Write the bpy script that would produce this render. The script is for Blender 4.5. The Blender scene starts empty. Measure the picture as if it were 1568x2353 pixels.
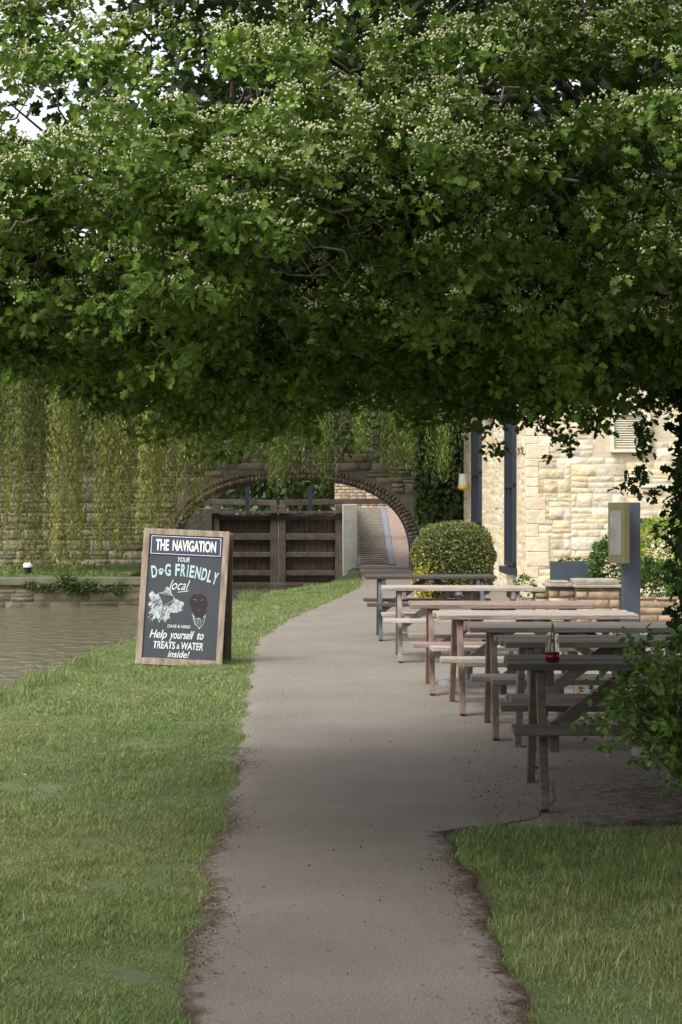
import bpy, math, random
import numpy as np
from mathutils import Vector, Matrix
random.seed(3); rng=np.random.default_rng(7)
S=bpy.context.scene
col=S.collection
S.view_settings.view_transform='Standard'; S.view_settings.look='None'; S.view_settings.exposure=0

# ---------------- helpers ----------------
def link(o,parent=None):
    col.objects.link(o)
    if parent is not None: o.parent=parent
    return o
def empty(name,loc=(0,0,0)):
    e=bpy.data.objects.new(name,None); e.location=loc; e.empty_display_size=.2
    return link(e)
def mesh_obj(name,V,F,mat=None,parent=None,smooth=False):
    m=bpy.data.meshes.new(name); m.from_pydata([tuple(v) for v in V],[],F); m.update()
    if mat: m.materials.append(mat)
    if smooth: m.polygons.foreach_set('use_smooth',[True]*len(m.polygons))
    return link(bpy.data.objects.new(name,m),parent)
def big_mesh(name,V,sizes,idx,colors,mat,parent=None,matidx=None,smooth=False):
    m=bpy.data.meshes.new(name)
    m.vertices.add(len(V)); m.vertices.foreach_set('co',np.asarray(V,np.float32).ravel())
    m.loops.add(len(idx)); m.loops.foreach_set('vertex_index',np.asarray(idx,np.int32))
    m.polygons.add(len(sizes))
    st=np.concatenate([[0],np.cumsum(sizes)[:-1]]).astype(np.int32)
    m.polygons.foreach_set('loop_start',st); m.polygons.foreach_set('loop_total',np.asarray(sizes,np.int32))
    if smooth: m.polygons.foreach_set('use_smooth',np.ones(len(sizes),bool))
    m.update(calc_edges=True)
    if colors is not None:
        a=m.color_attributes.new('Col','FLOAT_COLOR','POINT')
        c=np.ones((len(V),4),np.float32); c[:,:3]=colors; a.data.foreach_set('color',c.ravel())
    m.materials.append(mat)
    return link(bpy.data.objects.new(name,m),parent)
def scatter(tv,tf,B,P,C):
    tv=np.asarray(tv,float); M=len(P); n=len(tv)
    V=(np.einsum('mij,nj->mni',B,tv)+P[:,None,:]).reshape(-1,3)
    sz=np.array([len(f) for f in tf]); fl=np.concatenate([np.array(f) for f in tf])
    I=(fl[None,:]+(np.arange(M)*n)[:,None]).ravel()
    return V,np.tile(sz,M),I,np.repeat(C,n,axis=0)
def join_arr(L):
    off=0;Vs=[];Ss=[];Is=[];Cs=[]
    for V,s,I,C in L:
        if len(V)==0: continue
        Vs.append(V);Ss.append(s);Is.append(I+off);Cs.append(C);off+=len(V)
    return np.concatenate(Vs),np.concatenate(Ss),np.concatenate(Is),np.concatenate(Cs)
def nrm(a): return a/np.maximum(np.linalg.norm(a,axis=-1,keepdims=True),1e-9)
def basis(d,up,scale):
    y=nrm(d); x=nrm(np.cross(y,up)); z=np.cross(x,y)
    return np.stack([x,y,z],axis=-1)*scale[:,None,None]
def rdir(n): return nrm(rng.normal(size=(n,3)))

def nodes(name):
    m=bpy.data.materials.new(name); m.use_nodes=True; nt=m.node_tree
    return m,nt,nt.nodes,nt.links,nt.nodes['Principled BSDF']
def mat(name,c1,c2=None,scale=8,rough=.8,bump=.2,bscale=None,stretch=(1,1,1),metal=0,detail=6,coords='Object',spec=None):
    m,nt,N,L,P=nodes(name)
    P.inputs['Roughness'].default_value=rough; P.inputs['Metallic'].default_value=metal
    if spec is not None: P.inputs['Specular IOR Level'].default_value=spec
    tc=N.new('ShaderNodeTexCoord'); mp=N.new('ShaderNodeMapping'); mp.inputs['Scale'].default_value=stretch
    L.new(tc.outputs[coords],mp.inputs['Vector'])
    nz=N.new('ShaderNodeTexNoise'); nz.inputs['Scale'].default_value=scale; nz.inputs['Detail'].default_value=detail
    nz.inputs['Roughness'].default_value=.65
    L.new(mp.outputs[0],nz.inputs['Vector'])
    r=N.new('ShaderNodeValToRGB'); r.color_ramp.elements[0].position=.32; r.color_ramp.elements[1].position=.68
    c2=c2 or tuple(v*.7 for v in c1)
    r.color_ramp.elements[0].color=(*c2,1); r.color_ramp.elements[1].color=(*c1,1)
    L.new(nz.outputs['Fac'],r.inputs[0]); L.new(r.outputs[0],P.inputs['Base Color'])
    if bump:
        n2=N.new('ShaderNodeTexNoise'); n2.inputs['Scale'].default_value=bscale or scale*3; n2.inputs['Detail'].default_value=5
        L.new(mp.outputs[0],n2.inputs['Vector'])
        b=N.new('ShaderNodeBump'); b.inputs['Strength'].default_value=bump; b.inputs['Distance'].default_value=.02
        L.new(n2.outputs['Fac'],b.inputs['Height']); L.new(b.outputs[0],P.inputs['Normal'])
    return m
def attr_mat(name,rough=.8,transl=0,noise=None,nscale=10,bump=0,bscale=30,spec=.3,stretch=(1,1,1),bdist=.03,stain=None):
    m,nt,N,L,P=nodes(name)
    P.inputs['Roughness'].default_value=rough; P.inputs['Specular IOR Level'].default_value=spec
    a=N.new('ShaderNodeVertexColor'); a.layer_name='Col'; out=a.outputs[0]
    tc=N.new('ShaderNodeTexCoord'); mp=N.new('ShaderNodeMapping'); mp.inputs['Scale'].default_value=stretch
    L.new(tc.outputs['Object'],mp.inputs['Vector'])
    if stain:
        nz=N.new('ShaderNodeTexNoise'); nz.inputs['Scale'].default_value=1.1; nz.inputs['Detail'].default_value=9; nz.inputs['Roughness'].default_value=.7
        L.new(mp.outputs[0],nz.inputs['Vector'])
        mr=N.new('ShaderNodeMapRange'); mr.inputs[1].default_value=.5; mr.inputs[2].default_value=.72; mr.inputs[3].default_value=0; mr.inputs[4].default_value=.75
        L.new(nz.outputs['Fac'],mr.inputs[0])
        mx=N.new('ShaderNodeMixRGB'); L.new(mr.outputs[0],mx.inputs[0]); L.new(out,mx.inputs[1]); mx.inputs[2].default_value=(*stain,1); out=mx.outputs[0]
    if noise:
        nz=N.new('ShaderNodeTexNoise'); nz.inputs['Scale'].default_value=nscale; nz.inputs['Detail'].default_value=6
        L.new(mp.outputs[0],nz.inputs['Vector'])
        mr=N.new('ShaderNodeMapRange'); mr.inputs[1].default_value=.3; mr.inputs[2].default_value=.7
        mr.inputs[3].default_value=1-noise; mr.inputs[4].default_value=1+noise*.6
        L.new(nz.outputs['Fac'],mr.inputs[0])
        vm=N.new('ShaderNodeVectorMath'); vm.operation='SCALE'
        L.new(out,vm.inputs[0]); L.new(mr.outputs[0],vm.inputs['Scale']); out=vm.outputs[0]
    L.new(out,P.inputs['Base Color'])
    if bump:
        n2=N.new('ShaderNodeTexNoise'); n2.inputs['Scale'].default_value=bscale; n2.inputs['Detail'].default_value=6
        L.new(mp.outputs[0],n2.inputs['Vector'])
        b=N.new('ShaderNodeBump'); b.inputs['Strength'].default_value=bump; b.inputs['Distance'].default_value=bdist
        L.new(n2.outputs['Fac'],b.inputs['Height']); L.new(b.outputs[0],P.inputs['Normal'])
    if transl:
        t=N.new('ShaderNodeBsdfTranslucent'); L.new(out,t.inputs['Color'])
        mx=N.new('ShaderNodeMixShader'); mx.inputs[0].default_value=transl
        L.new(P.outputs[0],mx.inputs[1]); L.new(t.outputs[0],mx.inputs[2]); L.new(mx.outputs[0],N['Material Output'].inputs['Surface'])
    return m
M_leaf=attr_mat('leaf',.5,.28,spec=.3)
M_blade=attr_mat('grass_blade',.6,.3,spec=.2)
M_flower=attr_mat('flower_bud',.6,.15)
M_stone=attr_mat('limestone',.9,noise=.2,nscale=9,bump=1,bscale=7,spec=.2,bdist=.05,stain=(.56,.42,.24))
M_gstone=attr_mat('grey_limestone',.9,noise=.35,nscale=5,bump=.8,bscale=18,spec=.2)
M_brick=attr_mat('brick',.9,noise=.3,nscale=10,bump=.5,bscale=40,spec=.2)
M_bark=mat('bark',(.16,.14,.11),(.06,.05,.035),20,.9,.6,stretch=(1,1,.3))
M_twig=mat('twig_bark',(.27,.24,.19),(.11,.09,.065),30,.85,.3)
M_mortar=mat('mortar',(.58,.50,.36),(.46,.39,.27),9,.95,.5)
M_dmortar=mat('old_mortar',(.17,.155,.115),(.10,.09,.07),5,.95,.5)
M_navy=mat('navy_paint',(.02,.028,.04),(.014,.02,.03),10,.45,.05)

def boxes(name,L,mat_,parent=None,bevel=0.0,loc=None):
    V=[];F=[]
    for p0,p1,w,t,up in L:
        p0=Vector(p0);p1=Vector(p1);d=(p1-p0).normalized();up=Vector(up)
        s=d.cross(up).normalized();u=s.cross(d).normalized()
        b=len(V)
        for p in (p0,p1):
            for a,c in ((-1,-1),(1,-1),(1,1),(-1,1)): V.append(p+s*(a*w/2)+u*(c*t/2))
        F+=[[b+i for i in f] for f in ([0,3,2,1],[4,5,6,7],[0,1,5,4],[1,2,6,5],[2,3,7,6],[3,0,4,7])]
    o=mesh_obj(name,V,F,mat_,parent)
    if loc: o.location=loc
    if bevel:
        md=o.modifiers.new('bevel','BEVEL'); md.width=bevel; md.segments=2; md.limit_method='ANGLE'
    return o
def bx(x0,x1,y0,y1,z0,z1):
    return ((x0,(y0+y1)/2,(z0+z1)/2),(x1,(y0+y1)/2,(z0+z1)/2),y1-y0,z1-z0,(0,0,1))
def tubes(name,paths,mat_,parent=None,n=7):
    V=[];F=[]
    for pts,rads in paths:
        pts=[Vector(p) for p in pts]; prev=None
        for i,p in enumerate(pts):
            d=(pts[min(i+1,len(pts)-1)]-pts[max(i-1,0)]).normalized()
            a=d.cross(Vector((0.13,0.27,.95))).normalized() if abs(d.z)<.95 else d.cross(Vector((1,0,0))).normalized()
            c=d.cross(a)
            b=len(V)
            for k in range(n):
                t=2*math.pi*k/n; V.append(p+(a*math.cos(t)+c*math.sin(t))*rads[i])
            if prev is not None:
                for k in range(n): F.append([prev+k,prev+(k+1)%n,b+(k+1)%n,b+k])
            prev=b
    return mesh_obj(name,V,F,mat_,parent,True)

# ---------------- terrain ----------------
WATER=[(-3.3,-60),(-3.15,0),(-2.95,18),(-2.5,25.7),(-1.8,35.6),(-1.2,40.2),(-.2,44.8),(.2,50),(.35,54),(.35,66),
       (-4.0,66),(-4.0,44.0),(-12,43.4),(-16,30),(-17,-60)]
def sdist(X,Y):
    W=np.array(WATER); D=np.full(X.shape,1e9); ins=np.zeros(X.shape,bool)
    for i in range(len(W)):
        a=W[i];b=W[(i+1)%len(W)];e=b-a
        t=np.clip(((X-a[0])*e[0]+(Y-a[1])*e[1])/(e@e),0,1)
        D=np.minimum(D,np.hypot(X-a[0]-t*e[0],Y-a[1]-t*e[1]))
        c=((a[1]>Y)!=(b[1]>Y))&(X<(b[0]-a[0])*(Y-a[1])/((b[1]-a[1])+1e-12)+a[0]); ins^=c
    return np.where(ins,-D,D)
def ground_z(X,Y):
    s0=sdist(X,Y)
    s=s0+.10*np.sin(Y*1.3+X)*np.sin(Y*.53)+.04*np.sin(Y*4.1)
    t=np.clip(s/-.55,0,1); z=-1.0*(t*t*(3-2*t))
    z+= -.05*np.clip(1-s/.6,0,1)*(s>0)
    far=(X<-3.5)&(Y>41.5); z=np.where(far,np.where(s0>.22,.14,-1.0),z)
    lump=.018*np.sin(X*2.3+1)*np.sin(Y*1.1)+.01*np.sin(X*5.1+Y*3.3)
    offpath=np.clip((-.7-X)/1.0,0,1)
    return z+lump*offpath-.012
xs=np.concatenate([[-1500,-500,-200,-100,-60,-40,-28,-22],np.arange(-19,-3.4,.4),np.arange(-3.4,2.6,.1),np.arange(2.6,8,.6),[9,12,20,40,80,200,500,1500]])
ys=np.concatenate([[-300,-100,-40,-15,-5,0,3],np.arange(4,68,.2),[70,75,90,120,200,400,900,2000]])
GX,GY=np.meshgrid(xs,ys); GZ=ground_z(GX,GY)
nx,ny=len(xs),len(ys)
idx=np.arange(nx*ny).reshape(ny,nx)
Fq=np.stack([idx[:-1,:-1],idx[:-1,1:],idx[1:,1:],idx[1:,:-1]],-1).reshape(-1)
M_ground=mat('grass_ground',(.10,.145,.04),(.075,.085,.035),3.5,.95,.5,60,coords='Object')
big_mesh('ground',np.stack([GX,GY,GZ],-1).reshape(-1,3),np.full((nx-1)*(ny-1),4),Fq,None,M_ground,smooth=True)
m,nt,N,L,P=nodes('canal_water'); P.inputs['Base Color'].default_value=(.14,.12,.075,1); P.inputs['Roughness'].default_value=.12
tc=N.new('ShaderNodeTexCoord'); mp=N.new('ShaderNodeMapping'); mp.inputs['Scale'].default_value=(1,.45,1); L.new(tc.outputs['Object'],mp.inputs[0])
nz=N.new('ShaderNodeTexNoise'); nz.inputs['Scale'].default_value=4.5; nz.inputs['Detail'].default_value=4; L.new(mp.outputs[0],nz.inputs[0])
b=N.new('ShaderNodeBump'); b.inputs['Strength'].default_value=1; b.inputs['Distance'].default_value=.16; L.new(nz.outputs[0],b.inputs['Height']); L.new(b.outputs[0],P.inputs['Normal'])
mesh_obj('canal_water',[(-18,-58,-.5),(1.2,-58,-.5),(1.2,64,-.5),(-18,64,-.5)],[[0,1,2,3]],m)

# path
LE=np.array([(-6,-.5),(6.57,-.508),(8.34,-.56),(9.68,-.60),(11.7,-.60),(14.8,-.706),(18.7,-.82),(23,-.95),(25.3,-1.0),(30.2,-.72),(35.6,-.17),(41.3,.36),(46,.5),(54,.5)])
RE=np.array([(-6,.6),(6.57,.60),(8.34,.62),(9.5,.56),(10.4,.56),(10.9,1.0),(12,1.2),(30,1.6),(45,1.7),(54,1.74)])
def le(y): return np.interp(y,LE[:,0],LE[:,1])+.02*np.sin(y*3.1)+.018*np.sin(y*7.7+1)
def re_(y): return np.interp(y,RE[:,0],RE[:,1])+.02*np.sin(y*2.7+2)+.015*np.sin(y*8.3)
def surf_mat():
    m,nt,N,L,P=nodes('worn_tarmac'); P.inputs['Roughness'].default_value=.95; P.inputs['Specular IOR Level'].default_value=.2
    tc=N.new('ShaderNodeTexCoord')
    def noise(s,d=6,r=.6):
        n=N.new('ShaderNodeTexNoise'); n.inputs['Scale'].default_value=s; n.inputs['Detail'].default_value=d; n.inputs['Roughness'].default_value=r
        L.new(tc.outputs['Object'],n.inputs['Vector']); return n.outputs['Fac']
    def ramp(f,a,b,ca,cb):
        r=N.new('ShaderNodeValToRGB'); r.color_ramp.elements[0].position=a; r.color_ramp.elements[1].position=b
        r.color_ramp.elements[0].color=(*ca,1); r.color_ramp.elements[1].color=(*cb,1); L.new(f,r.inputs[0]); return r.outputs[0]
    def mix(f,a,b,mode='MIX'):
        x=N.new('ShaderNodeMixRGB'); x.blend_type=mode
        if isinstance(f,float): x.inputs[0].default_value=f
        else: L.new(f,x.inputs[0])
        L.new(a,x.inputs[1]); L.new(b,x.inputs[2]); return x.outputs[0]
    base=ramp(noise(1.1),.3,.7,(.195,.172,.145),(.24,.218,.184))
    sp=ramp(noise(150,3,.8),.38,.62,(.5,.5,.5),(1.3,1.28,1.25))
    c=mix(1.0,base,sp,'MULTIPLY')
    soil=ramp(noise(60,5,.8),.35,.68,(.022,.015,.010),(.12,.078,.05))
    a=N.new('ShaderNodeVertexColor'); a.layer_name='Col'
    sep=N.new('ShaderNodeSeparateColor'); L.new(a.outputs[0],sep.inputs[0])
    ad=N.new('ShaderNodeMath'); ad.operation='ADD'; L.new(sep.outputs[0],ad.inputs[0])
    nn=N.new('ShaderNodeMapRange'); nn.inputs[1].default_value=.3; nn.inputs[2].default_value=.7; nn.inputs[3].default_value=-.55; nn.inputs[4].default_value=.45
    L.new(noise(9,10,.8),nn.inputs[0]); L.new(nn.outputs[0],ad.inputs[1])
    mr=N.new('ShaderNodeMapRange'); mr.inputs[1].default_value=.3; mr.inputs[2].default_value=.75; L.new(ad.outputs[0],mr.inputs[0])
    c=mix(mr.outputs[0],c,soil); L.new(c,P.inputs['Base Color'])
    b=N.new('ShaderNodeBump'); b.inputs['Strength'].default_value=.7; b.inputs['Distance'].default_value=.008
    L.new(noise(110,4,.7),b.inputs['Height']); L.new(b.outputs[0],P.inputs['Normal'])
    return m
M_path=surf_mat()
def soil_at(X,Y,dl,dr):
    near=np.clip((15-Y)/6,.2,1)
    a=np.clip(1-dl/(.13*near+.015),0,1)
    nr=np.where(Y<10.6,1,0); b=np.clip(1-dr/.2,0,1)*nr
    return np.maximum(a,b)*.9
tt=np.concatenate([np.linspace(0,.3,10),np.linspace(.36,.64,5),np.linspace(.7,1,10)])
yy=np.arange(-6,54.2,.08)
X=le(yy)[:,None]*(1-tt)+re_(yy)[:,None]*tt; Y=np.repeat(yy[:,None],len(tt),1)
so=soil_at(X,Y,X-le(yy)[:,None],re_(yy)[:,None]-X)
X=X.copy(); X[:,0]-=.05; Z=np.full(X.shape,.006); Z[:,0]=-.03
Z[:,-1]=np.where(yy<10.6,-.03,Z[:,-1])
i=np.arange(X.size).reshape(X.shape)
big_mesh('footpath',np.stack([X,Y,Z],-1).reshape(-1,3),np.full((X.shape[0]-1)*(X.shape[1]-1),4),
  np.stack([i[:-1,:-1],i[:-1,1:],i[1:,1:],i[1:,:-1]],-1).reshape(-1),np.repeat(so.reshape(-1,1),3,1),M_path)
xx=np.arange(.45,7,.12); yy=np.arange(10.62,53.9,.12)
X,Y=np.meshgrid(xx,yy); Y=Y.copy(); Y[0]+=.06*np.sin(X[0]*5)+.04*np.sin(X[0]*13)
so=np.clip((13.6-Y)/1.6,0,1)*np.clip((X-.9)/.7,0,1)*.6+np.clip((X-1.6)/2,0,1)*.25+np.clip(1-(Y-10.6)/.25,0,1)*.6
Z=np.full(X.shape,.001); Z[0]=-.03
so=np.clip(so,0,1); i=np.arange(X.size).reshape(X.shape)
big_mesh('terrace',np.stack([X,Y,Z],-1).reshape(-1,3),np.full((X.shape[0]-1)*(X.shape[1]-1),4),
  np.stack([i[:-1,:-1],i[:-1,1:],i[1:,1:],i[1:,:-1]],-1).reshape(-1),np.repeat(so.reshape(-1,1),3,1),M_path)

# ---------------- grass ----------------
bt=[(-.5,0,0),(.5,0,0),(.38,.16,.55),(-.38,.16,.55),(0,.6,.9)]; bf=[[0,1,2,3],[3,2,4]]
def blades(X,Y,hmin,hmax,w,dz=0,cols=None):
    n=len(X); Z=ground_z(X,Y)-.004+dz
    az=rng.uniform(0,2*math.pi,n)
    tuf=np.sin(X*13+2*np.sin(Y*5))*np.sin(Y*9+2*np.sin(X*7)); tuf2=np.sin(X*4.3+1.7+np.sin(Y*1.7))*np.sin(Y*2.9+np.sin(X*3))
    h=rng.uniform(hmin,hmax,n)*(.9+.35*tuf+.4*tuf2)
    lean=rng.uniform(.3,2.0,n)
    B=np.zeros((n,3,3)); c,s=np.cos(az),np.sin(az)
    B[:,0,0]=c*w;B[:,1,0]=s*w; B[:,0,1]=-s*h*lean;B[:,1,1]=c*h*lean; B[:,2,2]=h
    k=rng.random(n)[:,None]; pt=np.clip((np.sin(X*1.7+Y*.9+1.5*np.sin(Y*.7))+np.sin(Y*.55-X*2.1)+.9*np.sin(X*9+Y*4)*np.sin(Y*6-X*3))/5+.5,0,1)[:,None]
    g=np.array([.085,.165,.035])*(1-k)+np.array([.19,.27,.085])*k
    g=g*(1-.6*pt)+np.array([.27,.28,.11])*.6*pt
    dead=rng.random(n)<.12; g[dead]=[.36,.32,.17]
    g*=rng.uniform(.65,1.25,(n,1))*(1+.15*tuf[:,None])
    return scatter(bt,bf,B,np.stack([X,Y,Z],-1),g)
parts=[]
def region(n,x0,x1,y0,y1,cond):
    X=rng.uniform(x0,x1,n);Y=rng.uniform(y0,y1,n);k=cond(X,Y);return X[k],Y[k]
left=lambda X,Y:(X<le(Y)+.0+.045*rng.normal(size=X.shape)-.015)&(sdist(X,Y)>-.12)
for (n,x0,x1,y0,y1,h0,h1,w) in ((190000,-2.0,-.4,5.6,10.5,.010,.036,.003),(130000,-2.9,-.5,10.5,16,.010,.036,.004),(100000,-3.1,-.6,16,26,.012,.04,.006),(60000,-3,.6,26,46,.015,.05,.010),(6000,-3.2,-1.2,6,25,.03,.06,.005)):
    X,Y=region(n,x0,x1,y0,y1,left); parts.append(blades(X,Y,h0,h1,w))
right=lambda X,Y:(X>re_(Y)-.01+.05*rng.normal(size=X.shape))&(Y<10.64+.1*np.sin(X*4)+.07*rng.normal(size=X.shape))
X,Y=region(130000,.4,2.3,5.6,10.8,right); parts.append(blades(X,Y,.012,.045,.0034))
X,Y=region(9000,.7,2.3,5.6,10.6,right); parts.append(blades(X,Y,.04,.08,.004))
fb=lambda X,Y:(sdist(X,Y)>.4)
X,Y=region(40000,-9,-4.2,43.4,50.5,fb); parts.append(blades(X,Y,.04,.12,.012))
for cx,cy in ((-2.75,19.5),(-2.7,22),(-2.85,17.6),(-2.3,28),(-1.6,37)):
    n=350; X=cx+rng.normal(0,.12,n);Y=cy+rng.normal(0,.3,n); parts.append(blades(X,Y,.08,.2,.006))
big_mesh('grass',*join_arr(parts),M_blade)
n=14; Yd=rng.uniform(12,22,n); Xd=rng.uniform(-2.6,-1.2,n)
big_mesh('dandelion_flowers',*scatter([(math.cos(k*1.047),math.sin(k*1.047),0) for k in range(6)]+[(0,0,.4)],[[k,(k+1)%6,6] for k in range(6)],np.tile(np.eye(3),(n,1,1))*.012,np.stack([Xd,Yd,ground_z(Xd,Yd)+.04],-1),np.tile([.7,.5,.03],(n,1))),M_flower)

n=11000
Y1=rng.uniform(5.8,14,n); side=rng.random(n)<.5
X1=np.where(side,le(Y1)+np.abs(rng.normal(0,.07,n)),re_(Y1)-np.abs(rng.normal(0,.10,n)))
k=((side)|(Y1<10.7))&(rng.random(n)<.5+.5*np.sin(Y1*2.3+side*2)); X1,Y1=X1[k],Y1[k]
X2=rng.uniform(.7,3,7000);Y2=10.7+np.abs(rng.normal(0,1.6,7000)); X3=rng.uniform(-.6,1.2,1800);Y3=rng.uniform(6,22,1800)
X=np.concatenate([X1,X2,X3]);Y=np.concatenate([Y1,Y2,Y3]); n=len(X)
B=basis(nrm(np.stack([rng.normal(size=n),rng.normal(size=n),.25*rng.normal(size=n)],-1)),np.tile([0,0,1.],(n,1)),rng.uniform(.004,.013,n))
C=np.array([.08,.045,.026])*rng.uniform(.4,1.9,(n,1))
big_mesh('leaf_litter',*scatter([(-.4,0,0),(.4,.1,.1),(.3,1,.15),(-.2,.9,0)],[[0,1,2,3]],B,np.stack([X,Y,np.full(n,.011)],-1),C),attr_mat('dead_leaf',.9))

# ---------------- hawthorn ----------------
half=[(.07,.16),(.36,.30),(.20,.42),(.44,.62),(.20,.70),(.22,.9)]
lv=[(0,0,0),(0,1,-.06)]+[(x,y,.35*x) for x,y in half]+[(-x,y,.35*x) for x,y in half]
lf=[[0,2,3,4,5,6,7,1],[0,1,13,12,11,10,9,8]]
slv=[(0,0,0),(.3,.45,.08),(0,1,-.05),(-.3,.45,.08)]; slf=[[0,1,2],[0,2,3]]
octv=[(1,0,0),(-1,0,0),(0,1,0),(0,-1,0),(0,0,1),(0,0,-1)]
octf=[[0,2,4],[2,1,4],[1,3,4],[3,0,4],[2,0,5],[1,2,5],[3,1,5],[0,3,5]]
UP=np.array([0,0,1.])
def sprig_leaves(P,A,nl,size,base=(.07,.145,.022),tip=(.23,.34,.06),tmpl=(lv,lf),spread=.06,mul=None):
    n=len(P)*nl; p=np.repeat(P,nl,0); a=np.repeat(A,nl,0)
    t=rng.random((n,1)); pos=p+a*t*spread+rng.normal(0,spread*.25,(n,3))
    d=nrm(a*.6+rdir(n)*.9+np.array([0,0,-.12])); up=nrm(UP+.55*rng.normal(size=(n,3))+a*.3)
    sc=rng.uniform(.6,1.15,n)*size
    k=(rng.random((n,1))*.7+t*.3)
    C=(np.array(base)*(1-k)+np.array(tip)*k)*rng.uniform(.75,1.2,(n,1))
    if mul is not None: C=C*np.repeat(mul,nl)[:,None]
    return scatter(tmpl[0],tmpl[1],basis(d,up,sc),pos,C)
def buds(P,A,nb,r=.0052):
    n=len(P)*nb; p=np.repeat(P+A*.045+UP*.030,nb,0)
    off=rng.normal(size=(n,3))*np.array([.018,.018,.008]); pos=p+off
    B=np.tile(np.eye(3),(n,1,1))*(rng.uniform(.6,1.2,n)*r)[:,None,None]
    C=np.array([.84,.84,.52])*rng.uniform(.8,1.08,(n,1))
    return scatter(octv,octf,B,pos,C)
haw=empty('hawthorn_tree')
CX,CY,CZ=1.1,10.6,2.95; RX,RY,RU,RD=3.5,3.5,3.0,.70
def crown_pt(n,smin,smax,fx0=-9,fx1=9):
    out=[];nn=[];c=0
    while c<n:
        u=rng.normal(size=(n*3,3)); u/= (np.abs(u)**2.8).sum(1,keepdims=True)**(1/2.8)
        s=rng.uniform(smin,smax,(len(u),1)); q=u*s
        R=np.where(u[:,2:3]>0,RU,RD); pos=np.concatenate([CX+q[:,:1]*RX,CY+q[:,1:2]*RY,CZ+q[:,2:3]*R],1)
        f=1+.055*np.sin(pos[:,:1]*3.3+1.2*np.sin(pos[:,2:3]*2.4))*np.sin(pos[:,2:3]*4.1+.7)+.03*np.sin(pos[:,:1]*7.1+pos[:,2:3]*6)
        pos[:,:2]=np.array([CX,CY])+(pos[:,:2]-np.array([CX,CY]))*f
        k=(pos[:,0]>fx0)&(pos[:,0]<fx1); out.append(pos[k]); nn.append(nrm(np.concatenate([u[:,:2],u[:,2:3]*.8],1))[k]); c+=k.sum()
    return np.concatenate(out)[:n],np.concatenate(nn)[:n]
BP,BN=crown_pt(1650,.86,1.03)
inview=((BP[:,1]<11)&(BP[:,0]>-2.3)&(BP[:,0]<2.6)&(BP[:,2]<4.4))|((BP[:,2]<2.6)&(np.abs(BP[:,0])<2.6))
kb=inview|(rng.random(len(BP))<.35)
lowright=(BP[:,0]>.45)&(BP[:,2]<2.55)
kb&=~(lowright&(rng.random(len(BP))<.4))
BP=BP[kb];BN=BN[kb];nb_=len(BP)
nc=8
tang=nrm(np.stack([rng.normal(size=nb_),rng.normal(size=nb_)*.6-.25,rng.normal(size=nb_)*.25-.1],-1)+BN*.5)
tq=np.tile(np.linspace(-1,1,nc),nb_)
bl=np.repeat(rng.uniform(.16,.36,nb_),nc)
bval=np.repeat(rng.uniform(.62,1.32,nb_),nc)
P0=np.repeat(BP,nc,0)+np.repeat(tang,nc,0)*(tq*bl)[:,None]+rng.normal(0,.03,(nb_*nc,3)); P0[:,2]-=.05*(tq+1)**2*.5
N0=np.repeat(BN,nc,0)
thin=((P0[:,0]<-.95)&(P0[:,2]>2.9)); kk=~(thin&(rng.random(len(P0))<.32)); P0=P0[kk];N0=N0[kk];bval=bval[kk]
# drooping sprays in groups along the underside
DP=[]
for g in range(46):
    gx=rng.uniform(-2.2,1.9); gy=rng.uniform(8.3,11.5); gd=rng.uniform(.02,.15)
    z0=CZ-RD*(1-abs((gy-CY)/RY)**2.8)**(1/2.8)+.05
    for i in range(7):
        x_=gx+rng.normal(0,.10); y_=gy+rng.normal(0,.1); dd_=gd*rng.uniform(.3,1.1)
        for j in range(4): DP.append((x_+rng.normal(0,.02),y_+rng.normal(0,.02),z0-dd_*j/2.2))
DP=np.array(DP); P0=np.concatenate([P0,DP]); N0=np.concatenate([N0,np.tile([0,-.5,-.6],(len(DP),1))]); bval=np.concatenate([bval,np.full(len(DP),.8)])
P0[:,2]+=np.clip(P0[:,0]-.4,0,1)*.08*(P0[:,2]<2.5)
low=np.clip((2.75-P0[:,2])/.4,0,1); P0[:,2]+=low*(.07*np.sin(P0[:,0]*3.7+1)+.05*np.sin(P0[:,0]*8+P0[:,1]*2)+.02)
ns=7
n=len(P0)*ns; cp=np.repeat(P0,ns,0); cn=np.repeat(N0,ns,0)
outh=nrm(cn*np.array([1,1,.2])+.15*rng.normal(size=(n,3)))
csz=np.repeat(rng.uniform(.05,.10,len(P0)),ns)[:,None]
off=rng.normal(size=(n,3))*np.array([1,1,.35])*csz*.75
SP=cp+off; SV=np.repeat(bval,ns)
SA=nrm(outh*.7+UP*.6+.45*rng.normal(size=(n,3)))
lowm=SP[:,2]<2.4
SA[lowm]=nrm(SA[lowm]-UP*.8)
leaves=[sprig_leaves(SP,SA,6,.044,mul=SV)]
print('sprigs',len(SP))
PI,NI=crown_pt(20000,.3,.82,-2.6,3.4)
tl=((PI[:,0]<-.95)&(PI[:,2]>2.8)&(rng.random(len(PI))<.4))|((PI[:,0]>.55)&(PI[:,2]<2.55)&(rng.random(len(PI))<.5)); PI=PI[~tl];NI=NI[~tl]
leaves.append(sprig_leaves(PI,NI,3,.08,(.022,.048,.010),(.045,.08,.016),spread=.12))  # inner filler leaves, coloured dark to paint in the crown's interior shade
n=5200; OP=np.stack([rng.uniform(-4.8,3.4,n),rng.uniform(-3.5,5.6,n),rng.uniform(4.2,5.6,n)],-1)  # overhead leaf layer out of view, added to shade the foreground
k=np.sin(OP[:,0]*1.9+1)*np.sin(OP[:,1]*1.7)>-.6; OP=OP[k]
leaves.append(sprig_leaves(OP,nrm(rng.normal(size=OP.shape)),9,.12,(.05,.10,.02),(.10,.17,.04),tmpl=(slv,slf),spread=.3))
big_mesh('foliage',*join_arr(leaves),M_leaf,haw)
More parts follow.
